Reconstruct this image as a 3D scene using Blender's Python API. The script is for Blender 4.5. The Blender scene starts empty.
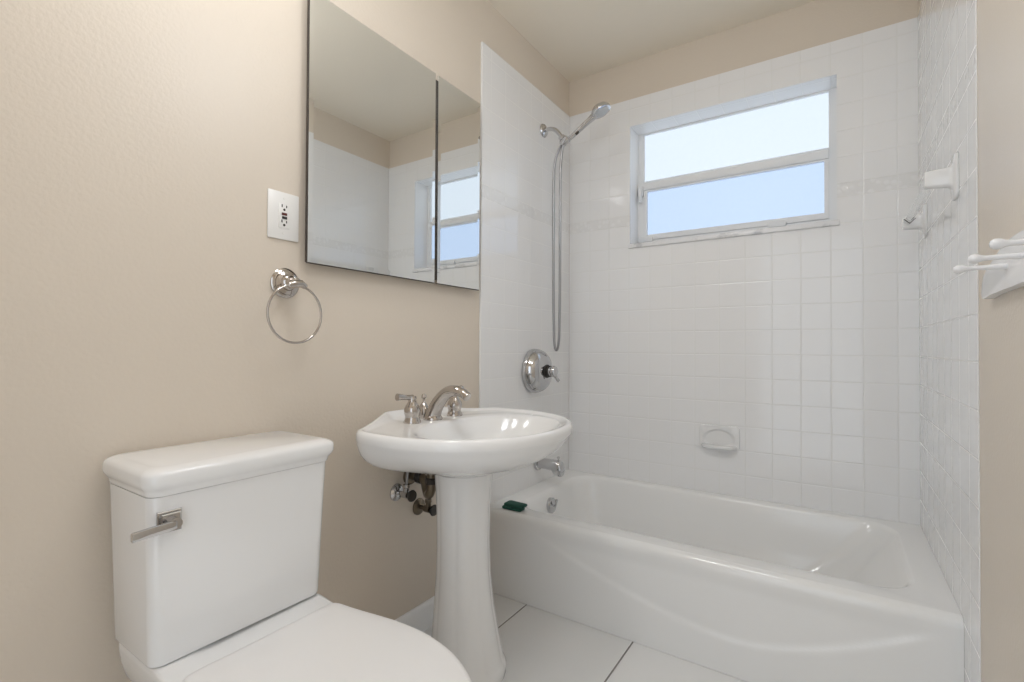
import bpy, bmesh, math
from math import sin, cos, pi, radians, sqrt, atan2, hypot
from mathutils import Vector, Matrix

SC = bpy.context.scene
COL = SC.collection

# ------------------------------------------------------------------ camera
F_PX, YAW, PITCH, ROLL = 488.68, -0.5886, 0.012, 0.0048
CAM = Vector((1.2589, -2.4669, 1.0330))
fw = Vector((sin(YAW)*cos(PITCH), cos(YAW)*cos(PITCH), sin(PITCH)))
rt = Vector((cos(YAW), -sin(YAW), 0)); up = rt.cross(fw)
rt, up = cos(ROLL)*rt + sin(ROLL)*up, -sin(ROLL)*rt + cos(ROLL)*up
cd = bpy.data.cameras.new('camera'); co = bpy.data.objects.new('camera', cd); COL.objects.link(co)
cd.sensor_width = 36; cd.lens = F_PX/1024*36; cd.clip_start = 0.02
m = Matrix((rt, up, -fw)).transposed().to_4x4(); m.translation = CAM
co.matrix_world = m
SC.camera = co

# ------------------------------------------------------------------ light
wd = bpy.data.worlds.new('world'); SC.world = wd; wd.use_nodes = True
bg = wd.node_tree.nodes['Background']
bg.inputs[0].default_value = (0.86, 0.93, 1.0, 1); bg.inputs[1].default_value = 0.65
SC.view_settings.view_transform = 'Standard'; SC.view_settings.look = 'None'
SC.view_settings.gamma = 1; SC.view_settings.use_curve_mapping = False
SC.view_settings.exposure = 1.36
SC.cycles.use_denoising = True
SC.cycles.max_bounces = 10; SC.cycles.diffuse_bounces = 6; SC.cycles.glossy_bounces = 6
SC.cycles.sample_clamp_indirect = 6
LAMP_W, FILL_W = 1.7, 21.5      # watts of the ceiling lamp and of the added fill globe

# ------------------------------------------------------------------ dimensions
W = 1.5224            # clear width between the tiled end walls
H = 2.541             # ceiling
TT = 2.337            # top of tiles
YF = -2.80            # front wall
YL, YR = -0.819, -0.957   # front edges of the tile on left / right wall
T = 0.1111            # tile pitch
EPS = 0.0

# ------------------------------------------------------------------ materials
def new_mat(name):
    mt = bpy.data.materials.new(name); mt.use_nodes = True
    nt = mt.node_tree
    return mt, nt, nt.nodes['Principled BSDF']
def simple(name, col, rough=0.4, metal=0.0, coat=0.0, spec=0.5):
    mt, nt, b = new_mat(name)
    b.inputs['Base Color'].default_value = (*col, 1); b.inputs['Roughness'].default_value = rough
    b.inputs['Metallic'].default_value = metal; b.inputs['Coat Weight'].default_value = coat
    b.inputs['Coat Roughness'].default_value = 0.03
    b.inputs['Specular IOR Level'].default_value = spec
    return mt
def M(nt, op, a, b=None, c=None):
    n = nt.nodes.new('ShaderNodeMath'); n.operation = op
    for i, v in enumerate((a, b, c)):
        if v is None: continue
        if isinstance(v, (int, float)): n.inputs[i].default_value = v
        else: nt.links.new(v, n.inputs[i])
    return n.outputs[0]
def axes(nt):
    g = nt.nodes.new('ShaderNodeNewGeometry'); s = nt.nodes.new('ShaderNodeSeparateXYZ')
    nt.links.new(g.outputs['Position'], s.inputs[0]); return s.outputs, g.outputs['Position']
def smooth(nt, v, a, b, lo=0., hi=1.):
    r = nt.nodes.new('ShaderNodeMapRange'); r.interpolation_type = 'SMOOTHSTEP'
    nt.links.new(v, r.inputs[0])
    for i, q in enumerate((a, b, lo, hi)): r.inputs[i+1].default_value = q
    return r.outputs[0]
def mixcol(nt, fac, a, b):
    n = nt.nodes.new('ShaderNodeMix'); n.data_type = 'RGBA'
    nt.links.new(fac, n.inputs[0])
    for i, v in ((6, a), (7, b)):
        if isinstance(v, tuple): n.inputs[i].default_value = (*v, 1)
        else: nt.links.new(v, n.inputs[i])
    return n.outputs[2]
def noise(nt, pos, scale, detail=2.0):
    n = nt.nodes.new('ShaderNodeTexNoise'); n.inputs['Scale'].default_value = scale
    n.inputs['Detail'].default_value = detail; nt.links.new(pos, n.inputs['Vector'])
    return n.outputs['Fac']
def bump(nt, b, h, dist, strength=1.0):
    n = nt.nodes.new('ShaderNodeBump'); n.inputs['Distance'].default_value = dist
    n.inputs['Strength'].default_value = strength
    nt.links.new(h, n.inputs['Height']); nt.links.new(n.outputs[0], b.inputs['Normal'])

WHITE_TILE = (0.84, 0.84, 0.845)
def tile_mat(name, ua, u0, border=True, va=2, v0=0.0):
    """4 1/4 inch glazed tiles; ua = horizontal axis; narrow relief border at 1.67-1.73 m"""
    mt, nt, b = new_mat(name)
    ax, pos = axes(nt)
    du = M(nt, 'PINGPONG', M(nt, 'SUBTRACT', ax[ua], u0), T/2)
    if border:
        z = ax[2]
        lo = M(nt, 'PINGPONG', M(nt, 'SUBTRACT', z, 1.0033), T/2)
        hi = M(nt, 'PINGPONG', M(nt, 'SUBTRACT', z, 1.728), T/2)
        sel = M(nt, 'GREATER_THAN', z, 1.699)
        dv = M(nt, 'ADD', M(nt, 'MULTIPLY', hi, sel), M(nt, 'MULTIPLY', lo, M(nt, 'SUBTRACT', 1.0, sel)))
        inb = M(nt, 'LESS_THAN', M(nt, 'ABSOLUTE', M(nt, 'SUBTRACT', z, 1.699)), 0.0275)
    else:
        dv = M(nt, 'PINGPONG', M(nt, 'SUBTRACT', ax[va], v0), T/2)
    d = M(nt, 'MINIMUM', du, dv)
    line = smooth(nt, d, 0.0006, 0.0022, 1.0, 0.0)
    col = mixcol(nt, line, WHITE_TILE, (0.77, 0.77, 0.76) if ua == 0 else (0.80, 0.80, 0.79))
    h = M(nt, 'MULTIPLY', smooth(nt, d, 0.0004, 0.0045), 1.0)
    nz = noise(nt, pos, 9.0, 1.0)
    h = M(nt, 'ADD', h, M(nt, 'MULTIPLY', nz, 1.2))
    if border:
        wv = nt.nodes.new('ShaderNodeTexVoronoi'); wv.inputs['Scale'].default_value = 36
        nt.links.new(pos, wv.inputs['Vector'])
        vor = smooth(nt, wv.outputs['Distance'], 0.25, 0.5)
        h = M(nt, 'ADD', h, M(nt, 'MULTIPLY', M(nt, 'MULTIPLY', vor, inb), 1.3))
        col = mixcol(nt, M(nt, 'MULTIPLY', M(nt, 'MULTIPLY', inb, vor), 0.22), col, (0.66, 0.655, 0.64))
    nt.links.new(col, b.inputs['Base Color'])
    nt.links.new(smooth(nt, d, 0.0006, 0.003, 0.45, 0.07), b.inputs['Roughness'])
    if ua == 1: b.inputs['Coat Weight'].default_value = 0.45; b.inputs['Coat Roughness'].default_value = 0.04; b.inputs['Coat IOR'].default_value = 1.6
    bump(nt, b, h, 0.0006 if ua == 0 else 0.00045)
    return mt
def paint_mat(name, col, bscale=120, bdist=0.0012, rough=0.38):
    mt, nt, b = new_mat(name); ax, pos = axes(nt)
    n1 = noise(nt, pos, bscale, 3.0); n2 = noise(nt, pos, 2.2, 2.0)
    c2 = tuple(v*0.965 for v in col)
    nt.links.new(mixcol(nt, n2, col, c2), b.inputs['Base Color'])
    b.inputs['Roughness'].default_value = rough
    bump(nt, b, n1, bdist, 0.7)
    return mt
def floor_mat():
    mt, nt, b = new_mat('floor_tile'); ax, pos = axes(nt)
    dx = M(nt, 'PINGPONG', M(nt, 'SUBTRACT', ax[0], 0.217), 0.22)
    dy = M(nt, 'PINGPONG', M(nt, 'SUBTRACT', ax[1], -1.33), 0.315)
    d = M(nt, 'MINIMUM', dx, dy)
    wob = M(nt, 'MULTIPLY', noise(nt, pos, 40), 0.0012)
    d2 = M(nt, 'ADD', d, wob)
    line = smooth(nt, d2, 0.0026, 0.0044, 1.0, 0.0)
    n2 = noise(nt, pos, 5.0)
    base = mixcol(nt, n2, (0.83, 0.83, 0.83), (0.80, 0.805, 0.80))
    nt.links.new(mixcol(nt, line, base, (0.24, 0.23, 0.22)), b.inputs['Base Color'])
    nt.links.new(smooth(nt, d2, 0.003, 0.006, 0.7, 0.22), b.inputs['Roughness'])
    bump(nt, b, smooth(nt, d2, 0.001, 0.006), 0.0015)
    return mt
def frosted(name, col, strength):
    """lit frosted window glass"""
    mt, nt, b = new_mat(name); ax, pos = axes(nt)
    n = noise(nt, pos, 55.0, 2.0)
    c2 = tuple(v*0.95 for v in col)
    nt.links.new(mixcol(nt, n, col, c2), b.inputs['Emission Color'])
    b.inputs['Emission Strength'].default_value = strength
    b.inputs['Base Color'].default_value = (0.08, 0.09, 0.10, 1); b.inputs['Roughness'].default_value = 0.45
    return mt
def marble_mat():
    mt, nt, b = new_mat('sill_marble'); ax, pos = axes(nt)
    n = noise(nt, pos, 14.0, 5.0)
    nt.links.new(mixcol(nt, smooth(nt, n, 0.52, 0.72), (0.80, 0.80, 0.81), (0.52, 0.52, 0.54)), b.inputs['Base Color'])
    b.inputs['Roughness'].default_value = 0.25
    return mt

BEIGE = paint_mat('beige_paint', (0.71, 0.632, 0.54))
CEILM = paint_mat('ceiling_paint', (0.85, 0.78, 0.665), 60, 0.001, 0.7)
TILE_X = tile_mat('white_tile_back', 0, 0.0127)
TILE_Y = tile_mat('white_tile_side', 1, -0.755)
TILE_R = tile_mat('white_tile_reveal', 0, 0.35, False, 1, 0.035)
FLOORM = floor_mat()
TRIMM = simple('white_trim_paint', (0.88, 0.88, 0.88), 0.35)
PORC = simple('porcelain', (0.86, 0.86, 0.86), 0.10, coat=0.3)
TUBM = simple('tub_enamel', (0.85, 0.85, 0.845), 0.13, coat=0.2)
SEATM = simple('seat_plastic', (0.85, 0.84, 0.835), 0.28)
CHROME = simple('chrome', (0.58, 0.58, 0.59), 0.07, 1.0)
NICKEL = simple('polished_nickel', (0.52, 0.485, 0.455), 0.13, 1.0)
HOSEM = simple('metal_hose', (0.36, 0.36, 0.37), 0.3, 1.0)
BRASSY = simple('tarnished_chrome', (0.20, 0.17, 0.13), 0.3, 1.0)
DARKM = simple('dark_metal', (0.05, 0.045, 0.04), 0.45, 0.4)
MIRROR = simple('mirror_silver', (0.86, 0.87, 0.86), 0.0, 1.0)
ALU = simple('brushed_aluminium', (0.65, 0.66, 0.67), 0.22, 1.0)
CABIN = simple('cabinet_body', (0.05, 0.038, 0.03), 0.5)
PLATEM = simple('white_plastic', (0.82, 0.81, 0.79), 0.3)
BLACKP = simple('black_plastic', (0.02, 0.02, 0.02), 0.4)
REDP = simple('red_plastic', (0.10, 0.015, 0.012), 0.4)
SLOTM = simple('slot_dark', (0.015, 0.013, 0.012), 0.6)
CERAM = simple('ceramic_white', (0.80, 0.80, 0.80), 0.1, coat=0.3)
FRAMEM = simple('window_frame_white', (0.80, 0.81, 0.82), 0.4)
RACKM = simple('rack_white_paint', (0.80, 0.80, 0.81), 0.22)
GREEN = simple('green_sponge', (0.012, 0.075, 0.055), 0.85)
SCUFF = simple('sponge_edge', (0.03, 0.12, 0.09), 0.9)
PANE1 = frosted('frosted_glass_bright', (0.78, 0.885, 1.0), 0.39)
PANE2 = frosted('frosted_glass_blue', (0.575, 0.735, 1.0), 0.385)
SILLM = marble_mat()
BARM, _nt, _b = new_mat('clear_acrylic')
_b.inputs['Base Color'].default_value = (0.96, 0.97, 0.97, 1); _b.inputs['Roughness'].default_value = 0.04
_b.inputs['Transmission Weight'].default_value = 1.0; _b.inputs['IOR'].default_value = 1.3
LAMPM = frosted('lamp_opal_glass', (1.0, 0.96, 0.92), 3.0)

# ------------------------------------------------------------------ mesh helpers
def link(name, bm, mat, parent=None, smoothdeg=35, bevel=0.0, bseg=2):
    if bevel:
        bmesh.ops.bevel(bm, geom=[e for e in bm.edges], offset=bevel, segments=bseg, affect='EDGES', profile=0.5, clamp_overlap=True)
    bmesh.ops.recalc_face_normals(bm, faces=bm.faces)
    me = bpy.data.meshes.new(name); bm.to_mesh(me); bm.free()
    for q in (mat if isinstance(mat, (list, tuple)) else [mat]): me.materials.append(q)
    if smoothdeg:
        me.shade_smooth(); me.set_sharp_from_angle(angle=radians(smoothdeg))
    o = bpy.data.objects.new(name, me); COL.objects.link(o)
    if parent is not None: o.parent = parent; o.matrix_parent_inverse = parent.matrix_world.inverted()
    return o
def box(bm, x0, x1, y0, y1, z0, z1):
    v = [bm.verts.new(p) for p in ((x0,y0,z0),(x1,y0,z0),(x1,y1,z0),(x0,y1,z0),(x0,y0,z1),(x1,y0,z1),(x1,y1,z1),(x0,y1,z1))]
    for f in ((0,3,2,1),(4,5,6,7),(0,1,5,4),(1,2,6,5),(2,3,7,6),(3,0,4,7)): bm.faces.new([v[i] for i in f])
    return bm
def bx(*a):
    bm = bmesh.new()
    return box(bm, *a)
def loft(bm, rings, cap0=True, cap1=True, closed=True):
    R = [[bm.verts.new(p) for p in r] for r in rings]
    n = len(R[0])
    for a, b in zip(R, R[1:]):
        for i in range(n if closed else n-1):
            j = (i+1) % n
            bm.faces.new((a[i], a[j], b[j], b[i]))
    if cap0: bm.faces.new(list(reversed(R[0])))
    if cap1: bm.faces.new(R[-1])
    return R
def frame_from(d):
    d = Vector(d).normalized()
    a = Vector((0,0,1)) if abs(d.z) < 0.9 else Vector((1,0,0))
    u = d.cross(a).normalized(); v = d.cross(u).normalized()
    return d, u, v
def lathe(bm, origin, axis, prof, n=32):
    """prof: list of (radius, distance along axis)"""
    d, u, v = frame_from(axis); o = Vector(origin)
    rings = [[o + d*h + (u*cos(2*pi*i/n) + v*sin(2*pi*i/n))*max(r, 1e-5) for i in range(n)] for r, h in prof]
    loft(bm, rings)
    return bm
def catmull(pts, sub=8, closed=False):
    P = [Vector(p) for p in pts]; n = len(P); out = []
    for i in range(n if closed else n-1):
        g = lambda k: P[k % n] if closed else P[min(max(k, 0), n-1)]
        p0, p1, p2, p3 = g(i-1), g(i), g(i+1), g(i+2)
        for s in range(sub):
            t = s/sub
            out.append(0.5*((2*p1) + (p2-p0)*t + (2*p0-5*p1+4*p2-p3)*t*t + (3*p1-p0-3*p2+p3)*t**3))
    if not closed: out.append(P[-1])
    return out
def tube(bm, pts, rad, n=12, closed=False, squash=None):
    """rad: number or list per point"""
    P = [Vector(p) for p in pts]; N = len(P)
    rads = rad if isinstance(rad, (list, tuple)) else [rad]*N
    tang = [((P[(i+1) % N] - P[i-1]) if closed else (P[min(i+1, N-1)] - P[max(i-1, 0)])).normalized() for i in range(N)]
    d, u, v = frame_from(tang[0]); rings = []
    for i in range(N):
        u = (u - tang[i]*u.dot(tang[i])).normalized(); v = tang[i].cross(u)
        s = squash or (1, 1)
        rings.append([P[i] + (u*cos(2*pi*k/n)*s[0] + v*sin(2*pi*k/n)*s[1])*rads[i] for k in range(n)])
    if closed:
        R = loft(bm, rings, False, False)
        for i in range(n): bm.faces.new((R[-1][i], R[-1][(i+1) % n], R[0][(i+1) % n], R[0][i]))
    else: loft(bm, rings)
    return bm
def rrect(cx, cy, hx, hy, r, z, seg=6):
    out = []
    for k, (sx, sy) in enumerate(((1,1),(-1,1),(-1,-1),(1,-1))):
        for i in range(seg+1):
            a = pi/2*k + pi/2*i/seg
            out.append((cx + sx*(hx-r) + r*cos(a), cy + sy*(hy-r) + r*sin(a), z))
    return out
def prism(bm, poly, axis, a, b):
    """poly of 2D points; axis 0: (y,z) along x, 1: (x,z) along y, 2: (x,y) along z"""
    def p3(q, t): return (t, q[0], q[1]) if axis == 0 else (q[0], t, q[1]) if axis == 1 else (q[0], q[1], t)
    loft(bm, [[p3(q, a) for q in poly], [p3(q, b) for q in poly]])
    return bm
def sphere(bm, c, r, sc=(1,1,1)):
    bmesh.ops.create_uvsphere(bm, u_segments=20, v_segments=14, radius=r, matrix=Matrix.Translation(c) @ Matrix.Diagonal((*sc, 1)))
    return bm
def sstep(a, b, x):
    t = min(1, max(0, (x-a)/(b-a))); return t*t*(3-2*t)
def root(name, loc, label, cat, group=None, kind=None):
    o = bpy.data.objects.new(name, None); COL.objects.link(o); o.location = loc; o.empty_display_size = 0.05
    o.matrix_world = Matrix.Translation(loc)
    if label: o['label'] = label
    if cat: o['category'] = cat
    if group: o['group'] = group
    if kind: o['kind'] = kind
    return o
def struct(o): o['kind'] = 'structure'; return o

# ------------------------------------------------------------------ room shell
struct(link('floor', bx(-0.15, W+0.16, YF-0.1, 0.2, -0.1, 0.0), FLOORM, smoothdeg=0))
struct(link('ceiling', bx(-0.15, W+0.16, YF-0.1, 0.2, H, H+0.1), CEILM, smoothdeg=0))
wl = struct(link('wall_left', bx(-0.15, -0.01, YF, 0.2, 0, H), BEIGE, smoothdeg=0))
link('tile_surround', bx(-0.01, 0.0, YL, 0.0, 0.0, TT), TILE_Y, wl, 0, bevel=0.002)
wr = struct(link('wall_right', bx(W+0.0025, W+0.16, YF, 0.2, 0, H), BEIGE, smoothdeg=0))
link('tile_surround', bx(W, W+0.0025, YR, 0.0, 0.0, TT), TILE_Y, wr, 0, bevel=0.0008)
HX0, HX1, HZ0, HZ1 = 0.352, 1.256, 1.560, 2.193      # window opening
def holed(y0, y1, x0, x1, z0, z1, g=0.0):
    bm = bmesh.new()
    box(bm, x0, HX0-g, y0, y1, z0, z1); box(bm, HX1+g, x1, y0, y1, z0, z1)
    box(bm, HX0-g, HX1+g, y0, y1, z0, HZ0-g); box(bm, HX0-g, HX1+g, y0, y1, HZ1+g, z1)
    return bm
wb = struct(link('wall_back', holed(0.008, 0.2, -0.01, W+0.0025, 0, H, 0.004), BEIGE, smoothdeg=0))
link('tile_surround', holed(0.0, 0.008, 0.0, W, 0, TT, 0.0), TILE_X, wb, 0)
# front wall with the doorway the photograph was taken from
bm = bmesh.new()
box(bm, -0.01, 0.62, YF-0.1, YF, 0, H); box(bm, 1.46, W+0.0025, YF-0.1, YF, 0, H); box(bm, 0.62, 1.46, YF-0.1, YF, 2.05, H)
struct(link('wall_front', bm, BEIGE, smoothdeg=0))
bm = bmesh.new()
for a in ((0.55, 0.63, YF-0.0, YF+0.015, 0, 2.12), (1.45, 1.53, YF, YF+0.015, 0, 2.12), (0.63, 1.45, YF, YF+0.015, 2.04, 2.12)): box(bm, *a)
struct(link('trim_1', bm, TRIMM, smoothdeg=0))
bm = bmesh.new()
prism(bm, [(-0.0095, 0.0), (0.006, 0.0), (0.006, 0.078), (0.002, 0.088), (-0.003, 0.094), (-0.0095, 0.094)], 1, YF+0.02, YL-0.001)
struct(link('baseboard_left', bm, TRIMM))

# ------------------------------------------------------------------ window
win = root('window_1', (0.8, 0.1, HZ0), None, None, kind='structure')
win['label'] = 'white framed window with two frosted panes recessed in the tiled back wall'
bm = bmesh.new()
box(bm, HX0-0.004, HX1+0.004, 0.0082, 0.165, HZ1, HZ1+0.004)
link('reveal_tile', bm, TILE_R, win, 0)
bm = bmesh.new()
box(bm, HX0-0.004, HX0, 0.0082, 0.165, HZ0, HZ1); box(bm, HX1, HX1+0.004, 0.0082, 0.165, HZ0, HZ1)
link('reveal_side', bm, TRIMM, win, 0)
link('sill', bx(HX0-0.006, HX1+0.010, -0.012, 0.165, HZ0-0.009, HZ0+0.013), SILLM, win, 30, bevel=0.003)
bm = bmesh.new(); fy0, fy1 = 0.128, 0.165
box(bm, HX0, 0.385, fy0, fy1, HZ0+0.013, HZ1); box(bm, 1.226, HX1, fy0, fy1, HZ0+0.013, HZ1)
box(bm, 0.385, 1.226, fy0, fy1, 2.186, HZ1); box(bm, 0.385, 1.226, fy0, fy1, HZ0+0.013, 1.612)
link('frame', bm, FRAMEM, win, 0)
bm = bmesh.new()
prism(bm, [(0.165, 1.882), (0.118, 1.882), (0.112, 1.892), (0.112, 1.918), (0.122, 1.930), (0.165, 1.930)], 0, 0.3855, 1.2255)
link('meeting_rail', bm, FRAMEM, win)
bm = bmesh.new()
box(bm, 0.3855, 0.402, 0.122, 0.160, 1.613, 1.881); box(bm, 1.209, 1.2255, 0.122, 0.160, 1.613, 1.881)
box(bm, 0.402, 1.209, 0.122, 0.160, 1.613, 1.640); box(bm, 0.402, 1.209, 0.122, 0.160, 1.874, 1.881)
link('sash', bm, FRAMEM, win, 0)
link('pane', bx(0.3855, 1.2255, 0.142, 0.146, 1.931, 2.1855), PANE1, win, 0)
link('pane', bx(0.4025, 1.2085, 0.142, 0.146, 1.6405, 1.8735), PANE2, win, 0)
bm = bmesh.new()
box(bm, 0.356, 0.384, 0.106, 0.128, 1.85, 1.905); box(bm, 0.366, 0.380, 0.092, 0.108, 1.815, 1.895)
link('latch', bm, FRAMEM, win, bevel=0.003)
for x in (0.36, 0.985):
    link('stay_block', bx(x, x+0.075, 0.108, 0.1275, 1.600, 1.626), FRAMEM, win, bevel=0.003)

# ------------------------------------------------------------------ ceiling lamp (above the frame)
lamp = root('ceiling_lamp', (0.45, -1.93, H), 'round opal ceiling lamp above the toilet', 'lamp')
bm = bmesh.new(); lathe(bm, (0.45, -1.93, H-0.0005), (0,0,-1), [(0.0, 0), (0.15, 0), (0.15, 0.02), (0.14, 0.026), (0.0, 0.026)], 40)
link('canopy', bm, NICKEL, lamp)
bm = bmesh.new(); lathe(bm, (0.45, -1.93, H-0.0265), (0,0,-1), [(0.0, 0), (0.135, 0), (0.135, 0.01), (0.12, 0.035), (0.08, 0.055), (0.03, 0.064), (0.0, 0.065)], 40)
link('shade', bm, LAMPM, lamp)
ld = bpy.data.lights.new('lamp_light', 'AREA'); ld.shape = 'DISK'; ld.size = 0.27; ld.energy = LAMP_W; ld.color = (0.95, 0.97, 1.0)
lo = bpy.data.objects.new('lamp_light', ld); COL.objects.link(lo); lo.location = (0.45, -1.93, H-0.10); lo.parent = lamp
lo.matrix_parent_inverse = lamp.matrix_world.inverted()

gl = root('fill_globe', (0.85, -1.55, H), 'added opal fill globe, out of view, hanging from the middle of the ceiling', 'lamp')  # globe added out of view to brighten the tiles and ceiling evenly
bm = bmesh.new(); lathe(bm, (0.85, -1.55, H-0.0005), (0,0,-1), [(0.0, 0), (0.06, 0), (0.06, 0.012), (0.012, 0.02), (0.012, 0.32), (0.035, 0.325), (0.035, 0.34), (0.0, 0.34)], 32)
link('stem', bm, NICKEL, gl)
bm = bmesh.new(); sphere(bm, (0.85, -1.55, H-0.45), 0.118); link('shade', bm, LAMPM, gl)
gd = bpy.data.lights.new('fill_globe_light', 'POINT'); gd.shadow_soft_size = 0.125; gd.energy = FILL_W; gd.color = (0.78, 0.89, 1.0)
go = bpy.data.objects.new('fill_globe_light', gd); COL.objects.link(go); go.location = (0.85, -1.55, H-0.45); go.parent = gl
go.matrix_parent_inverse = gl.matrix_world.inverted()

# ------------------------------------------------------------------ bathtub
tub = root('bathtub', (W/2, -0.4, 0), 'white enamelled alcove bathtub with arched apron under the window', 'bathtub')
ZR = 0.348
def ring(x0, x1, y0, y1, r, z, seg=8): return rrect((x0+x1)/2, (y0+y1)/2, (x1-x0)/2, (y1-y0)/2, r, z, seg)
g = 0.0003
def xb(z): return 0.10 + 0.06*(ZR-z)/0.30
rings = [ring(g, W-g, -0.768, -g, 0.004, ZR-0.04),
         ring(g, W-g, -0.768, -g, 0.004, ZR-0.004),
         ring(g, W-g, -0.768, -g, 0.005, ZR),
         ring(0.085, W-0.075, -0.705, -0.045, 0.11, ZR),
         ring(0.092, W-0.082, -0.697, -0.051, 0.11, ZR-0.003),
         ring(0.099, W-0.092, -0.690, -0.057, 0.11, ZR-0.014),
         ring(0.103, W-0.11, -0.684, -0.062, 0.11, ZR-0.04),
         ring(0.118, W-0.19, -0.668, -0.078, 0.12, ZR-0.15),
         ring(0.135, W-0.27, -0.650, -0.096, 0.13, ZR-0.24),
         ring(0.16, W-0.31, -0.625, -0.12, 0.13, ZR-0.268),
         ring(0.22, W-0.38, -0.56, -0.19, 0.10, ZR-0.277)]
bm = bmesh.new(); loft(bm, rings, False, True)
# apron: a grid with a low arched relief, rolling over into the rim
xs = [g + (W-2*g)*i/120 for i in range(121)]
def crease(x):
    return 0.112 + 0.30*abs(x-0.98)**1.6 if x < 0.98 else 0.112 + 0.62*abs(x-0.98)**1.7
prof = [(-0.768, ZR), (-0.776, ZR-0.0015), (-0.785, ZR-0.007), (-0.791, ZR-0.016), (-0.7925, ZR-0.03)]
rows = []
for y, z in prof: rows.append([(x, y, z) for x in xs])
for k in range(1, 45):
    z = (ZR-0.03)*(1-k/44) + 0.0008
    rows.append([(x, -0.7925 + 0.005*sstep(crease(x)-0.010, crease(x)+0.012, z)*sstep(ZR-0.03, ZR-0.08, z)*sstep(0.10, 0.55, x)*sstep(0.0, 0.1, W-x) , z) for x in xs])
loft(bm, rows, False, False, closed=False)
bmesh.ops.remove_doubles(bm, verts=bm.verts, dist=0.0004)
link('shell', bm, TUBM, tub, 40)
# overflow plate on the drain end
nx = Vector((1, 0, 0.08)).normalized()
op = Vector((0.117, -0.405, 0.275))
bm = bmesh.new(); lathe(bm, op, nx, [(0.0, -0.012), (0.036, -0.012), (0.036, 0.003), (0.032, 0.007), (0.012, 0.009), (0.0, 0.009)], 28)
ov = link('overflow_plate', bm, CHROME, tub)
bm = bmesh.new(); tube(bm, [op + nx*0.009 + Vector((0,0,0.0)), op + nx*0.02, op + nx*0.026 + Vector((0,0,0.03))], [0.005, 0.005, 0.006], 10)
link('trip_lever', bm, CHROME, ov)
bm = bmesh.new(); lathe(bm, (0.30, -0.375, ZR-0.2768), (0,0,1), [(0.0, 0), (0.03, 0), (0.03, 0.003), (0.02, 0.005), (0.0, 0.004)], 24)
link('drain', bm, CHROME, tub)

# ------------------------------------------------------------------ tub spout, shower valve, hand shower
sp = root('tub_spout', (0, -0.35, 0.45), 'chrome tub spout with diverter knob low on the tiled left wall', 'spout')
bm = bmesh.new(); lathe(bm, (0.0005, -0.35, 0.452), (1,0,0), [(0.0, 0), (0.034, 0), (0.036, 0.006), (0.034, 0.014), (0.026, 0.018), (0.0, 0.018)], 28)
link('flange', bm, CHROME, sp)
bm = bmesh.new()
secs = []
for x, zt, zb, hw in ((0.012, 0.478, 0.428, 0.025), (0.05, 0.480, 0.430, 0.026), (0.09, 0.480, 0.428, 0.027), (0.105, 0.480, 0.410, 0.027), (0.125, 0.479, 0.402, 0.027), (0.138, 0.474, 0.402, 0.026), (0.144, 0.462, 0.406, 0.023)):
    secs.append([(x, -0.35+q[0], q[1]) for q in [(p[0], p[1]) for p in rrect(0, (zt+zb)/2, hw, (zt-zb)/2, 0.022, 0, 5)]])
loft(bm, secs); link('spout_body', bm, CHROME, sp, 45)
bm = bmesh.new(); lathe(bm, (0.122, -0.35, 0.476), (0,0,1), [(0.0, 0), (0.004, 0), (0.004, 0.012), (0.008, 0.014), (0.008, 0.021), (0.0, 0.023)], 16)
link('diverter_knob', bm, CHROME, sp)

VY, VZ = -0.392, 0.915
va = root('shower_valve', (0, VY, VZ), 'round chrome shower valve with lever knob on the tiled left wall', 'shower valve')
bm = bmesh.new(); lathe(bm, (0.0005, VY, VZ), (1,0,0), [(0.0, 0), (0.106, 0), (0.110, 0.005), (0.1095, 0.016), (0.106, 0.032), (0.098, 0.049), (0.085, 0.063), (0.068, 0.072), (0.048, 0.077), (0.030, 0.079), (0.0, 0.079)], 56)
link('escutcheon', bm, CHROME, va, 50)
bm = bmesh.new(); lathe(bm, (0.078, VY, VZ), (1,0,0), [(0.0, 0), (0.033, 0), (0.032, 0.006), (0.025, 0.008), (0.025, 0.014), (0.028, 0.015), (0.028, 0.020), (0.0, 0.020)], 32)
link('sleeve', bm, DARKM, va)
bm = bmesh.new(); lathe(bm, (0.0975, VY, VZ), (1,0,0), [(0.0, 0), (0.024, 0), (0.023, 0.008), (0.027, 0.014), (0.028, 0.022), (0.024, 0.030), (0.0, 0.032)], 32)
kb = link('knob', bm, CHROME, va)
bm = bmesh.new(); tube(bm, [(0.118, VY+0.008, VZ-0.015), (0.121, VY+0.022, VZ-0.034), (0.124, VY+0.034, VZ-0.046)], [0.009, 0.008, 0.009], 12)
link('lever', bm, CHROME, kb)

SY = -0.305
sh = root('hand_shower', (0, SY, 2.14), 'chrome hand shower with hanging metal hose on the tiled left wall', 'shower head')
bm = bmesh.new(); lathe(bm, (0.0005, SY, 2.143), (1,0,0), [(0.0, 0), (0.032, 0), (0.034, 0.004), (0.030, 0.012), (0.016, 0.018), (0.0, 0.018)], 32)
link('flange', bm, CHROME, sh)
bm = bmesh.new(); tube(bm, catmull([(0.015, SY, 2.143), (0.045, SY, 2.142), (0.075, SY, 2.128), (0.100, SY, 2.098), (0.112, SY, 2.076)], 6), 0.0105, 14)
arm = link('shower_arm', bm, CHROME, sh)
bm = bmesh.new()
dh = Vector((0.50, -0.03, 0.30)).normalized()
lathe(bm, (0.108, SY, 2.086), (0.5, 0, -0.85), [(0.0, 0), (0.017, 0), (0.017, 0.016), (0.013, 0.020), (0.013, 0.034), (0.0, 0.034)], 20)
lathe(bm, (0.116, SY-0.002, 2.050), dh, [(0.0, 0), (0.018, 0), (0.020, 0.006), (0.020, 0.034), (0.017, 0.038), (0.0, 0.038)], 20)
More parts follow.
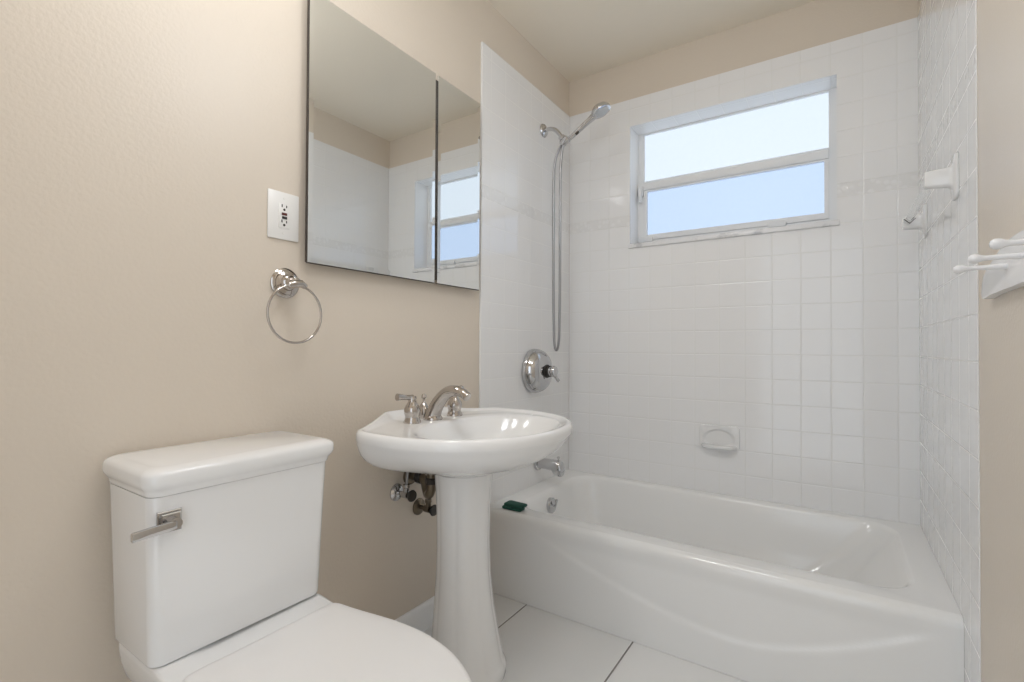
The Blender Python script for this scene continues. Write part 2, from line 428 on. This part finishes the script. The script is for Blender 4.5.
sphere(bm, (0.116, SY, 2.056), 0.018)
link('holder', bm, CHROME, sh)
h0 = Vector((0.128, SY-0.004, 2.050)); h1 = Vector((0.275, SY-0.012, 2.130))
bm = bmesh.new(); tube(bm, [h0, h0.lerp(h1, .2), h0.lerp(h1, .5), h0.lerp(h1, .8), h1, Vector((0.300, SY-0.014, 2.146))], [0.0095, 0.0115, 0.0125, 0.013, 0.015, 0.018], 16)
hand = link('handset', bm, CHROME, sh)
bm = bmesh.new(); tube(bm, [h0.lerp(h1, .42)+Vector((0.008, -0.012, -0.012)), h0.lerp(h1, .52)+Vector((0.008, -0.014, -0.014))], [0.006, 0.006], 8)
link('slide_button', bm, DARKM, hand)
hn = Vector((0.40, 0.08, -0.85)).normalized()       # spray direction
hc = Vector((0.324, SY-0.012, 2.158))
bm = bmesh.new(); lathe(bm, hc - hn*0.02, hn, [(0.0, -0.010), (0.018, -0.008), (0.036, 0.002), (0.046, 0.014), (0.049, 0.024), (0.047, 0.030), (0.040, 0.031), (0.0, 0.031)], 40)
hd = link('shower_head', bm, CHROME, sh, 45)
bm = bmesh.new(); lathe(bm, hc + hn*0.0112, hn, [(0.0, 0), (0.036, 0), (0.036, 0.002), (0.030, 0.0035), (0.022, 0.0025), (0.012, 0.004), (0.0, 0.004)], 36)
link('spray_face', bm, simple('spray_face_grey', (0.55, 0.56, 0.57), 0.3), hd)
bm = bmesh.new()
tube(bm, catmull([(0.108, SY+0.002, 2.046), (0.088, SY+0.004, 2.022), (0.070, SY+0.004, 1.97), (0.063, SY+0.004, 1.88), (0.063, SY+0.004, 1.60), (0.064, SY+0.004, 1.30), (0.068, SY+0.003, 1.10), (0.074, SY+0.002, 1.035), (0.084, SY, 1.018),
                  (0.094, SY-0.002, 1.035), (0.101, SY-0.004, 1.10), (0.104, SY-0.004, 1.30), (0.104, SY-0.004, 1.60), (0.105, SY-0.004, 1.88), (0.112, SY-0.004, 2.00), (0.122, SY-0.004, 2.044)], 8), 0.0066, 12)
link('hose', bm, HOSEM, sh, 60)

# ------------------------------------------------------------------ soap dish on the back wall
sd = root('soap_dish', (0.79, 0, 0.60), 'white ceramic soap dish set in the tiled back wall above the tub', 'soap dish')
bm = bmesh.new()
SX0, SX1, SZ0, SZ1 = 0.702, 0.879, 0.556, 0.668
n = 40
def arch(sc, y, dz=0.0):
    out = []
    cx, cz, hx, hz = (SX0+SX1)/2, 0.600+dz, 0.066*sc, 0.046*sc
    for i in range(n):
        a = 2*pi*i/n
        sgn = 1 if sin(a) >= 0 else 0.62
        out.append((cx + hx*cos(a), y, cz + hz*sin(a)*sgn))
    return out
def rectring(y, e=0.0):
    cx, cz = (SX0+SX1)/2, (SZ0+SZ1)/2; hx, hz = (SX1-SX0)/2-e, (SZ1-SZ0)/2-e
    out = []
    for i in range(n):
        a = 2*pi*i/n; c, s = cos(a), sin(a); k = 1/max(abs(c)/hx, abs(s)/hz)
        out.append((cx + c*k, y, cz + s*k))
    return out
loft(bm, [rectring(-0.0005), rectring(-0.007), rectring(-0.010, 0.004), arch(1.10, -0.010), arch(1.0, -0.006), arch(0.9, -0.002)])
link('backplate', bm, CERAM, sd, 30)
bm = bmesh.new()
poly = []
for i in range(21):
    t = -1 + 2*i/20; poly.append(((SX0+SX1)/2 + t*0.080, -0.042*(1-abs(t)**5) - 0.008))
poly = [(SX1-0.009, -0.0105)] + poly[::-1] + [(SX0+0.009, -0.0105)]
poly2 = [(((x-(SX0+SX1)/2)*0.94 + (SX0+SX1)/2), min(-0.0105, y*0.86)) for x, y in poly]
loft(bm, [[(x, y, 0.560) for x, y in poly2], [(x, y, 0.566) for x, y in poly], [(x, y, 0.574) for x, y in poly], [(x, y, 0.577) for x, y in poly2]])
link('tray', bm, CERAM, sd, 40)

# ------------------------------------------------------------------ medicine cabinet
mc = root('medicine_cabinet', (-0.01, -1.26, 1.267), 'mirrored two door medicine cabinet on the beige left wall above the sink', 'medicine cabinet')
MZ0, MZ1, MF = 1.269, 2.046, 0.020      # bottom, top, front plane of the doors
link('body', bx(-0.0098, MF-0.0085, -1.628, -0.874, MZ0+0.016, MZ1-0.016), CABIN, mc, 0)
def mirror_door(y0, y1):
    bm = bmesh.new(); b = 0.015
    o = [(MF-0.008, y0, MZ0), (MF-0.008, y1, MZ0), (MF-0.008, y1, MZ1), (MF-0.008, y0, MZ1)]
    m1 = [(MF-0.0006, *p[1:]) for p in o]
    i = [(MF, y0+b, MZ0+b), (MF, y1-b, MZ0+b), (MF, y1-b, MZ1-b), (MF, y0+b, MZ1-b)]
    loft(bm, [o, m1, i])
    return link('door', bm, MIRROR, mc, 0)
d1 = mirror_door(-1.647, -1.128); d2 = mirror_door(-1.113, -0.858)
# dark painted edges of the doors
link('edge_strip', bx(MF-0.0082, MF-0.0014, -1.6500, -1.6472, MZ0, MZ1), CABIN, d1, 0)
link('edge_strip', bx(MF-0.0082, MF-0.0014, -1.647, -1.128, MZ0-0.0025, MZ0-0.0002), CABIN, d1, 0)
link('edge_strip', bx(MF-0.0082, MF-0.0014, -1.113, -0.858, MZ0-0.0025, MZ0-0.0002), CABIN, d2, 0)

# ------------------------------------------------------------------ outlet
ot = root('wall_outlet', (-0.01, -1.704, 1.39), 'white wall outlet with red and black test buttons beside the mirror', 'outlet')
oy, oz = -1.704, 1.389
bm = bmesh.new(); box(bm, -0.0098, -0.0045, oy-0.045, oy+0.045, oz-0.065, oz+0.065)
pl = link('cover_plate', bm, PLATEM, ot, bevel=0.0022)
bm = bmesh.new(); box(bm, -0.0046, -0.0025, oy-0.0168, oy+0.0168, oz-0.0335, oz+0.0335)
rc = link('receptacle', bm, PLATEM, ot, bevel=0.0009)
bm = bmesh.new(); box(bm, -0.0026, -0.0010, oy-0.0075, oy+0.0075, oz+0.0012, oz+0.0078); link('test_button', bm, REDP, rc, 0)
bm = bmesh.new(); box(bm, -0.0026, -0.0010, oy-0.0065, oy+0.0075, oz-0.0088, oz-0.0022); link('reset_button', bm, BLACKP, rc, 0)
for s in (1, -1):
    c = oz + s*0.0195 + (0.003 if s > 0 else 0.0)
    bm = bmesh.new()
    box(bm, -0.0026, -0.0022, oy-0.0082, oy-0.0050, c, c+0.0080); box(bm, -0.0026, -0.0022, oy+0.0050, oy+0.0080, c, c+0.0068)
    lathe(bm, (-0.0026, oy, c-0.0060), (1,0,0), [(0, 0), (0.0034, 0), (0.0034, 0.0004), (0, 0.0004)], 14)
    link('socket_slots', bm, SLOTM, rc, 0)
for s in (1, -1):
    bm = bmesh.new(); lathe(bm, (-0.0046, oy, oz+s*0.048), (1,0,0), [(0, 0), (0.0032, 0), (0.0030, 0.0008), (0, 0.0010)], 14); link('screw', bm, PLATEM, pl)

# ------------------------------------------------------------------ towel ring
tr = root('towel_ring', (-0.01, -1.704, 1.205), 'polished nickel towel ring hanging below the white outlet', 'towel ring')
ry, rz = -1.697, 1.205
bm = bmesh.new(); lathe(bm, (-0.0098, ry, rz), (1,0,0), [(0.0, 0), (0.0405, 0), (0.0415, 0.005), (0.037, 0.009), (0.033, 0.010), (0.032, 0.016), (0.025, 0.019), (0.022, 0.020), (0.020, 0.027), (0.014, 0.031), (0.011, 0.040), (0.011, 0.048), (0.0, 0.048)], 40)
link('rosette', bm, NICKEL, tr, 40)
bm = bmesh.new()
tube(bm, [(0.050, ry-0.022, rz-0.010), (0.050, ry-0.012, rz-0.007), (0.050, ry+0.012, rz-0.004), (0.050, ry+0.022, rz-0.010)], [0.008, 0.0105, 0.0105, 0.008], 16)
sphere(bm, (0.050, ry+0.021, rz-0.009), 0.0085); sphere(bm, (0.050, ry-0.021, rz-0.010), 0.0085)
lathe(bm, (0.034, ry, rz), (1,0,0), [(0.0, 0), (0.012, 0), (0.012, 0.015), (0.0, 0.020)], 16)
link('post', bm, NICKEL, tr)
RR = 0.0775; rcz = rz - 0.0865
bm = bmesh.new(); pts = []
for i in range(73):
    a = radians(100) + radians(340)*i/72
    pts.append((0.052, ry - 0.005 + RR*cos(a), rcz + RR*sin(a)))
tube(bm, pts, 0.0033, 10)
link('ring', bm, NICKEL, tr, 60)

# ------------------------------------------------------------------ toilet
TY = -1.903
to = root('toilet', (0.4, TY, 0), 'white two piece toilet with closed lid against the beige left wall', 'toilet')
def sec(x0, x1, hw, r, z, dy=0.0): return rrect((x0+x1)/2, TY+dy, (x1-x0)/2, hw, r, z, 7)
bm = bmesh.new()
loft(bm, [sec(0.018, 0.203, 0.1725, 0.022, 0.4322), sec(0.015, 0.2075, 0.1765, 0.022, 0.4335), sec(0.014, 0.209, 0.178, 0.022, 0.4375), sec(0.012, 0.214, 0.183, 0.022, 0.60), sec(0.010, 0.219, 0.1885, 0.022, 0.752)])
tank = link('tank', bm, PORC, to, 40)
bm = bmesh.new()
D = 0.001
loft(bm, [sec(0.008, 0.219, 0.1870, 0.022, 0.7535, D), sec(0.006, 0.224, 0.1895, 0.024, 0.754, D), sec(0.005, 0.226, 0.1910, 0.025, 0.760, D), sec(0.003, 0.2275, 0.1920, 0.025, 0.764, D), sec(0.001, 0.231, 0.1950, 0.027, 0.768, D), sec(-0.001, 0.2355, 0.1985, 0.028, 0.774, D),
          sec(-0.002, 0.2375, 0.2005, 0.029, 0.780, D), sec(-0.002, 0.2375, 0.2005, 0.029, 0.793, D), sec(-0.001, 0.236, 0.1990, 0.029, 0.798, D), sec(0.002, 0.230, 0.1930, 0.027, 0.8025, D), sec(0.007, 0.222, 0.1860, 0.024, 0.8050, D), sec(0.013, 0.214, 0.1780, 0.022, 0.8068, D)])
link('tank_lid', bm, PORC, to, 50)
# flush lever
fx = 0.2195
bm = bmesh.new()
for x0, x1, e in ((fx-0.004, fx+0.003, 0.0), (fx+0.003, fx+0.009, 0.004)):
    loft(bm, [[(x, TY-0.156+e2[0], 0.705+e2[1]) for e2 in ((-0.020+e+k, -0.020+e+k), (0.020-e-k, -0.020+e+k), (0.020-e-k, 0.020-e-k), (-0.020+e+k, 0.020-e-k))] for x, k in ((x0, 0), (x1-0.0015, 0), (x1, 0.0015))])
lathe(bm, (fx+0.009, TY-0.153, 0.703), (1,0,0), [(0.0, 0), (0.011, 0), (0.011, 0.012), (0.0, 0.012)], 20)
fl = link('flush_lever', bm, CHROME, to, 30)
bm = bmesh.new()
loft(bm, [[(x, y, z) for x, z in ((fx+0.016, zc-h), (fx+0.026, zc-h), (fx+0.026, zc+h), (fx+0.016, zc+h))] for y, zc, h in ((TY-0.152, 0.7025, 0.0065), (TY-0.166, 0.7015, 0.0085), (TY-0.19, 0.700, 0.0085), (TY-0.222, 0.698, 0.0080))])
link('lever_arm', bm, CHROME, fl, 30, bevel=0.002)
# bowl: deck under the tank, rim, tapering body, foot
NB = 64
def bowl_ring(xb_, xf, hwb, hw, z, cx=0.50):
    fr = [(cx + (xf-cx)*cos(a), hw*sin(a)) for a in [pi/2*i/16 for i in range(17)]]          # front to side
    rc_ = 0.035; bk = []
    for i in range(1, 9):
        t = i/8; x = cx + (0.20-cx)*t
        bk.append((x, hw + (hwb-hw)*sstep(0, 1, t)))
    bk += [(xb_ + rc_ - rc_*sin(a), hwb - rc_ + rc_*cos(a)) for a in [pi/2*i/7 for i in range(8)]]
    hf = fr + bk + [(xb_, hwb*0.4)]
    zz = lambda x: z - (0.011*sstep(0.225, 0.265, x) if z > 0.38 else 0)
    return [(x, TY+y, zz(x)) for x, y in hf] + [(xb_, TY, zz(xb_))] + [(x, TY-y, zz(x)) for x, y in hf[:0:-1]]
bm = bmesh.new()
loft(bm, [bowl_ring(0.13, 0.66, 0.10, 0.115, 0.0, 0.42), bowl_ring(0.13, 0.665, 0.10, 0.118, 0.03, 0.42), bowl_ring(0.13, 0.64, 0.092, 0.10, 0.10, 0.42), bowl_ring(0.11, 0.63, 0.095, 0.10, 0.18, 0.42),
          bowl_ring(0.07, 0.68, 0.115, 0.125, 0.26, 0.45), bowl_ring(0.03, 0.745, 0.150, 0.160, 0.33, 0.48), bowl_ring(0.018, 0.758, 0.164, 0.172, 0.36, 0.50), bowl_ring(0.014, 0.768, 0.171, 0.180, 0.39, 0.50), bowl_ring(0.012, 0.772, 0.174, 0.183, 0.415, 0.50), bowl_ring(0.012, 0.772, 0.174, 0.183, 0.426, 0.50), bowl_ring(0.014, 0.768, 0.172, 0.180, 0.430, 0.50), bowl_ring(0.020, 0.760, 0.166, 0.172, 0.4315, 0.50)])
link('bowl', bm, PORC, to, 50)
# seat and closed lid share this outline
half = [(0.281, 0.0), (0.281, 0.07), (0.281, 0.140), (0.284, 0.154), (0.295, 0.1615), (0.33, 0.166), (0.37, 0.172), (0.415, 0.180), (0.466, 0.1875), (0.51, 0.1895), (0.555, 0.1875), (0.61, 0.1775), (0.66, 0.160), (0.712, 0.130), (0.757, 0.087), (0.784, 0.044), (0.793, 0.0)]
outl = [p for p in catmull([(x, y, 0) for x, y in half] + [(x, -y, 0) for x, y in half[-2:0:-1]], 4, True)]
def lidring(off, z, crown=0.0):
    cx = 0.51; out = []
    for p in outl:
        v = Vector((p.x-cx, p.y)); L = v.length; k = (L-off)/L
        out.append((cx + v.x*k, TY + v.y*k, z))
    return out
bm = bmesh.new()
loft(bm, [lidring(0.010, 0.4215), lidring(0.004, 0.4225), lidring(0.003, 0.4260), lidring(0.006, 0.4295), lidring(0.012, 0.4300)])
link('seat', bm, SEATM, to, 50)
bm = bmesh.new()
loft(bm, [lidring(0.008, 0.4305), lidring(0.002, 0.4310), lidring(0.0, 0.4335), lidring(0.001, 0.4375), lidring(0.004, 0.4400), lidring(0.011, 0.4415), lidring(0.03, 0.4425), lidring(0.07, 0.4440), lidring(0.12, 0.4448)])
link('seat_lid', bm, SEATM, to, 60)

# ------------------------------------------------------------------ pedestal sink
YC = -1.240
sk = root('pedestal_sink', (0.25, YC, 0), 'white pedestal sink with oval basin between the toilet and the tub', 'sink')
halfo = [(-0.009, 0.0), (-0.009, 0.06), (-0.009, 0.10), (0.006, 0.122), (0.055, 0.205), (0.105, 0.291), (0.130, 0.325), (0.166, 0.340), (0.215, 0.345), (0.276, 0.345), (0.345, 0.336), (0.42, 0.309), (0.49, 0.261), (0.545, 0.193), (0.583, 0.108), (0.598, 0.0)]
dense = catmull([(x, y, 0) for x, y in halfo] + [(x, -y, 0) for x, y in halfo[-2:0:-1]], 12, True)
CX = 0.28; NS = 120
def cast(a):
    c, s = cos(a), sin(a)
    best = None
    for i in range(len(dense)):
        p, q = dense[i], dense[(i+1) % len(dense)]
        px, py, qx, qy = p.x-CX, p.y, q.x-CX, q.y
        den = c*(qy-py) - s*(qx-px)
        if abs(den) < 1e-12: continue
        t = (px*(qy-py) - py*(qx-px))/den; w = (px*s - py*c)/den
        if t > 0 and -1e-6 <= w <= 1+1e-6: best = t if best is None else max(best, t)
    return best
RAD = [cast(2*pi*i/NS) for i in range(NS)]
def back_lift(x, amt): return amt*(1 - sstep(-0.01, 0.11, x))
def sring(sc, z, lift=0.0, off=0.0, scb=None):
    out = []
    for i in range(NS):
        a = 2*pi*i/NS; r0 = RAD[i]-off
        k = sc if scb is None else scb + (sc-scb)*sstep(0.10, 0.34, CX + r0*cos(a))
        x = max(CX + r0*k*cos(a), -0.009)
        out.append((x, YC + r0*k*sin(a), z + back_lift(x, lift)))
    return out
def ell(cx, ax, ay, z, pw=2.2):
    out = []
    for i in range(NS):
        a = 2*pi*i/NS; c, s = cos(a), sin(a)
        k = (abs(c)**pw + abs(s)**pw)**(-1/pw)
        out.append((cx + ax*c*k, YC + ay*s*k, z))
    return out
def blend(A, B, t): return [tuple(a[k]*(1-t)+b[k]*t for k in range(3)) for a, b in zip(A, B)]
base_r = ell(0.256, 0.0925, 0.0925, 0.634, 2)
bm = bmesh.new()
rings = [base_r, ell(0.256, 0.098, 0.099, 0.645, 2), ell(0.258, 0.118, 0.130, 0.655, 2),
         blend(sring(0.54, 0.667, scb=0.65), ell(0.265, 0.17, 0.195, 0.667, 2), 0.4), sring(0.655, 0.680, scb=0.79), sring(0.755, 0.694, scb=0.88), sring(0.835, 0.710, scb=0.935), sring(0.895, 0.726, scb=0.967), sring(0.942, 0.743, scb=0.985), sring(0.975, 0.758, scb=0.995),
         sring(0.996, 0.766), sring(1.0, 0.770), sring(1.0, 0.782, 0.012), sring(1.0, 0.790, 0.016, 0.0015), sring(1.0, 0.7955, 0.018, 0.006), sring(1.0, 0.797, 0.018, 0.013), sring(1.0, 0.7955, 0.016, 0.020), sring(1.0, 0.7905, 0.010, 0.028), sring(1.0, 0.7880, 0.003, 0.038)]
bowl0 = ell(0.365, 0.185, 0.262, 0.787)
A = sring(1.0, 0.7880, 0.0, 0.040)
rings += [blend(A, bowl0, 0.5), blend(A, bowl0, 0.92), ell(0.365, 0.181, 0.257, 0.783), ell(0.365, 0.173, 0.247, 0.770), ell(0.36, 0.155, 0.225, 0.735), ell(0.35, 0.115, 0.165, 0.695), ell(0.34, 0.06, 0.08, 0.672), ell(0.335, 0.02, 0.02, 0.668, 2)]
loft(bm, rings, True, True)
link('basin', bm, PORC, sk, 60)
def ped(r, cx, z, sc=0.035):
    n = 96; out = []
    for i in range(n):
        a = 2*pi*i/n; k = 1 + sc*(abs(cos(4*a))**0.8 - 0.5)
        out.append((cx + r*k*cos(a), YC + r*k*sin(a), z))
    return out
bm = bmesh.new()
loft(bm, [ped(0.120, 0.274, 0.0, 0.015), ped(0.124, 0.274, 0.006, 0.015), ped(0.124, 0.274, 0.030, 0.015), ped(0.119, 0.274, 0.040, 0.02), ped(0.114, 0.272, 0.052), ped(0.105, 0.267, 0.12), ped(0.094, 0.260, 0.21), ped(0.086, 0.257, 0.31), ped(0.083, 0.256, 0.42), ped(0.085, 0.256, 0.52), ped(0.088, 0.256, 0.58), ped(0.0925, 0.256, 0.6335, 0.02)])
link('pedestal', bm, PORC, sk, 50)
bm = bmesh.new(); lathe(bm, (0.335, YC, 0.6682), (0,0,1), [(0.0, 0), (0.022, 0), (0.022, 0.002), (0.016, 0.004), (0.0, 0.003)], 24)
link('drain', bm, CHROME, sk)

# ------------------------------------------------------------------ faucet on the sink deck
fa = root('sink_faucet', (0.115, YC, 0.788), 'polished nickel two handle faucet on the back ledge of the pedestal sink', 'faucet')
FZ = 0.7865; FX = 0.122; FY = -1.242
def handle(y, tip):
    bm = bmesh.new()
    lathe(bm, (FX, y, FZ), (0,0,1), [(0.0, 0), (0.0275, 0), (0.0285, 0.004), (0.026, 0.010), (0.0235, 0.016), (0.0225, 0.022), (0.025, 0.030), (0.0265, 0.040), (0.0245, 0.050), (0.019, 0.060), (0.014, 0.068), (0.012, 0.076), (0.0135, 0.080), (0.012, 0.087), (0.0, 0.090)], 32)
    hb = link('handle', bm, NICKEL, fa, 40)
    bm = bmesh.new(); t = Vector(tip)
    p0 = Vector((FX, y, FZ+0.082))
    tube(bm, [p0, p0 + t*0.25, p0 + t*0.55, p0 + t*0.8, p0 + t*0.95, p0 + t], [0.0105, 0.0085, 0.0085, 0.0110, 0.0115, 0.005], 14)
    link('lever', bm, NICKEL, hb)
handle(-1.338, (-0.010, -0.060, 0.006)); handle(-1.130, (-0.014, 0.056, 0.012))
bm = bmesh.new()
lathe(bm, (FX, FY, FZ), (0,0,1), [(0.0, 0), (0.032, 0), (0.0325, 0.005), (0.030, 0.010), (0.028, 0.014), (0.0, 0.014)], 32)
path = catmull([(FX, FY, FZ+0.012), (FX+0.009, FY, FZ+0.035), (FX+0.032, FY, FZ+0.068), (FX+0.064, FY, FZ+0.095), (FX+0.098, FY, FZ+0.103), (FX+0.126, FY, FZ+0.098), (FX+0.144, FY, FZ+0.088)], 6)
rr = [0.0295 - 0.0140*(i/(len(path)-1))**0.8 for i in range(len(path))]
tube(bm, path, rr, 18, squash=(1.0, 0.9))
link('spout', bm, NICKEL, fa, 50)
bm = bmesh.new(); dd = (path[-1]-path[-2]).normalized()
lathe(bm, path[-1]-dd*0.002, dd, [(0.0, 0), (0.0145, 0), (0.0155, 0.003), (0.0145, 0.010), (0.009, 0.012), (0.0, 0.011)], 20)
link('aerator', bm, NICKEL, fa)
bm = bmesh.new(); lathe(bm, (FX-0.042, FY, FZ), (0,0,1), [(0.0, 0), (0.017, 0), (0.020, 0.010), (0.0205, 0.025), (0.017, 0.040), (0.009, 0.052), (0.004, 0.058), (0.004, 0.066), (0.008, 0.070), (0.0085, 0.078), (0.005, 0.084), (0.0, 0.085)], 24)
link('lift_rod', bm, NICKEL, fa, 40)

# ------------------------------------------------------------------ plumbing under the sink
def stop_valve(y, z, label, loc_lab, mat, hx):
    v = root('shutoff_valve', (-0.01, y, z), label, 'valve', 'shutoff valves under the sink')
    bm = bmesh.new(); lathe(bm, (-0.0098, y, z), (1,0,0), [(0.0, 0), (0.030, 0), (0.029, 0.004), (0.020, 0.011), (0.010, 0.013), (0.0, 0.013)], 28)
    link('escutcheon', bm, CHROME if mat is CHROME else mat, v)
    bm = bmesh.new(); lathe(bm, (0.002, y, z), (1,0,0), [(0.0, 0), (0.008, 0), (0.008, 0.02), (0.013, 0.022), (0.013, 0.046), (0.008, 0.048), (0.0, 0.048)], 18)
    lathe(bm, (0.038, y, z), (0,0,1), [(0.0, 0), (0.010, 0), (0.010, 0.022), (0.012, 0.024), (0.012, 0.034), (0.0, 0.034)], 16)
    link('valve_body', bm, mat, v)
    bm = bmesh.new(); lathe(bm, (0.0495, y, z), (1,0,0), [(0.0, 0), (0.006, 0), (0.006, 0.010), (0.018, 0.011), (0.020, 0.015), (0.018, 0.020), (0.0, 0.021)], 20)
    link('valve_handle', bm, DARKM, v)
    return v
v1 = stop_valve(-1.280, 0.530, 'chrome shutoff valve on the wall under the sink, nearest the toilet', '', CHROME, 0)
bm = bmesh.new(); tube(bm, catmull([(0.038, -1.280, 0.564), (0.042, -1.280, 0.60), (0.06, -1.286, 0.65), (0.075, -1.284, 0.690)], 6), 0.005, 10)
link('supply_tube', bm, HOSEM, v1)
v2 = stop_valve(-1.172, 0.452, 'dark shutoff valve on the wall tucked behind the sink pedestal', '', BRASSY, 0)
bm = bmesh.new(); tube(bm, catmull([(0.038, -1.172, 0.486), (0.044, -1.170, 0.53), (0.06, -1.166, 0.60), (0.075, -1.164, 0.690)], 6), 0.005, 10)
link('supply_tube', bm, HOSEM, v2)
tp = root('drain_trap', (0.08, -1.245, 0.55), 'dark curved drain pipe on the wall behind the sink pedestal', 'drain pipe')
bm = bmesh.new(); lathe(bm, (-0.0098, -1.215, 0.575), (1,0,0), [(0.0, 0), (0.034, 0), (0.032, 0.006), (0.020, 0.012), (0.0, 0.012)], 28)
link('escutcheon', bm, BRASSY, tp)
bm = bmesh.new(); tube(bm, catmull([(0.0, -1.215, 0.575), (0.04, -1.215, 0.575), (0.062, -1.217, 0.567), (0.075, -1.222, 0.545), (0.092, -1.232, 0.530), (0.112, -1.245, 0.537), (0.125, -1.25, 0.56), (0.125, -1.25, 0.595), (0.125, -1.25, 0.655)], 6), 0.016, 16)
link('trap_pipe', bm, BRASSY, tp, 50)
for p, d in (((0.030, -1.215, 0.575), (1, 0, 0)), ((0.125, -1.25, 0.575), (0, 0, 1))):
    bm = bmesh.new(); lathe(bm, p, d, [(0.0, 0), (0.022, 0), (0.022, 0.016), (0.018, 0.020), (0.0, 0.020)], 10)
    link('slip_nut', bm, DARKM, tp, 30)

# ------------------------------------------------------------------ towel bar on the right wall
tb = root('towel_bar', (W, -0.46, 1.49), 'white ceramic towel bar brackets with clear square bar on right tile wall', 'towel bar')
def bracket(y):
    bm = bmesh.new()
    yz = lambda hy, hz, r: [(q[0], q[1]) for q in rrect(y, 1.492, hy, hz, r, 0, 5)]
    loft(bm, [[(W-0.0005, *q) for q in yz(0.030, 0.060, 0.016)], [(W-0.005, *q) for q in yz(0.030, 0.060, 0.016)], [(W-0.008, *q) for q in yz(0.027, 0.057, 0.014)],
              [(W-0.0095, *q) for q in yz(0.020, 0.036, 0.012)], [(W-0.014, *q) for q in yz(0.016, 0.028, 0.009)], [(W-0.022, *q) for q in yz(0.015, 0.0255, 0.008)], [(W-0.064, *q) for q in yz(0.014, 0.022, 0.006)], [(W-0.067, *q) for q in yz(0.012, 0.020, 0.005)]])
    link('bracket', bm, CERAM, tb, 45)
bracket(-0.735); bracket(-0.185)
bm = bmesh.new(); c = Vector((W-0.052, 0, 1.492)); h = 0.0095
dia = [(W-0.052, 1.492-h*1.3), (W-0.052+h*1.3, 1.492), (W-0.052, 1.492+h*1.3), (W-0.052-h*1.3, 1.492)]
loft(bm, [[(x, -0.719, z) for x, z in dia], [(x, -0.201, z) for x, z in dia]])
link('bar', bm, BARM, tb, 0)
bm = bmesh.new(); k = 0.0145; xc, zc = W-0.052, 1.492
prism(bm, [(xc-k-0.003, zc), (xc-k, zc), (xc, zc-k), (xc+k, zc), (xc+k+0.003, zc), (xc, zc-k-0.003)], 1, -0.262, -0.254)
link('bar_cap', bm, DARKM, tb, 0)

# ------------------------------------------------------------------ peg rack on the right wall
pr_ = root('peg_rack', (W, -1.38, 1.18), 'white wooden peg rack with round tipped pegs on the beige right wall', 'peg rack')
bm = bmesh.new()
poly = [(-1.70, 1.143), (-1.25, 1.141), (-1.15, 1.140), (-1.095, 1.136), (-1.078, 1.137), (-1.075, 1.150), (-1.080, 1.168), (-1.092, 1.184), (-1.115, 1.194), (-1.150, 1.200), (-1.19, 1.210), (-1.24, 1.222), (-1.30, 1.226), (-1.70, 1.226)]
prism(bm, poly, 0, W+0.0020, W-0.015)
link('board', bm, RACKM, pr_, 30, bevel=0.003)
for y in (-1.263, -1.388, -1.525, -1.72):
    bm = bmesh.new(); lathe(bm, (W-0.0145, y, 1.180), (-1, 0, 0.0), [(0.0, 0), (0.0058, 0), (0.0052, 0.006), (0.0044, 0.030), (0.0042, 0.052), (0.0052, 0.056), (0.0072, 0.060), (0.0078, 0.064), (0.0072, 0.068), (0.004, 0.0715), (0.0, 0.072)], 18)
    link('peg', bm, RACKM, pr_, 50)

# ------------------------------------------------------------------ folded green scouring pad on the tub corner
gp = root('scouring_pad', (0.105, -0.722, ZR), 'small folded dark green scouring pad on the tub rim corner', 'scouring pad')
def padring(x0, x1, y0, y1, z, wob): 
    R_ = rrect((x0+x1)/2, (y0+y1)/2, (x1-x0)/2, (y1-y0)/2, 0.008, z, 4)
    return [(x + 0.003*sin(40*y+wob), y + 0.002*sin(60*x+wob), zz) for x, y, zz in R_]
bm = bmesh.new()
loft(bm, [padring(0.070, 0.158, -0.757, -0.712, ZR+0.0008, 0), padring(0.067, 0.160, -0.760, -0.710, ZR+0.004, .4), padring(0.068, 0.160, -0.759, -0.711, ZR+0.010, .8), padring(0.073, 0.158, -0.755, -0.713, ZR+0.0125, 1)])
link('pad_layer', bm, GREEN, gp, 50)
bm = bmesh.new()
loft(bm, [padring(0.076, 0.168, -0.752, -0.704, ZR+0.0128, 1.2), padring(0.074, 0.171, -0.755, -0.702, ZR+0.016, 1.5), padring(0.076, 0.170, -0.753, -0.703, ZR+0.021, 2), padring(0.082, 0.164, -0.748, -0.708, ZR+0.0235, 2.4)])
link('pad_layer', bm, GREEN, gp, 50)
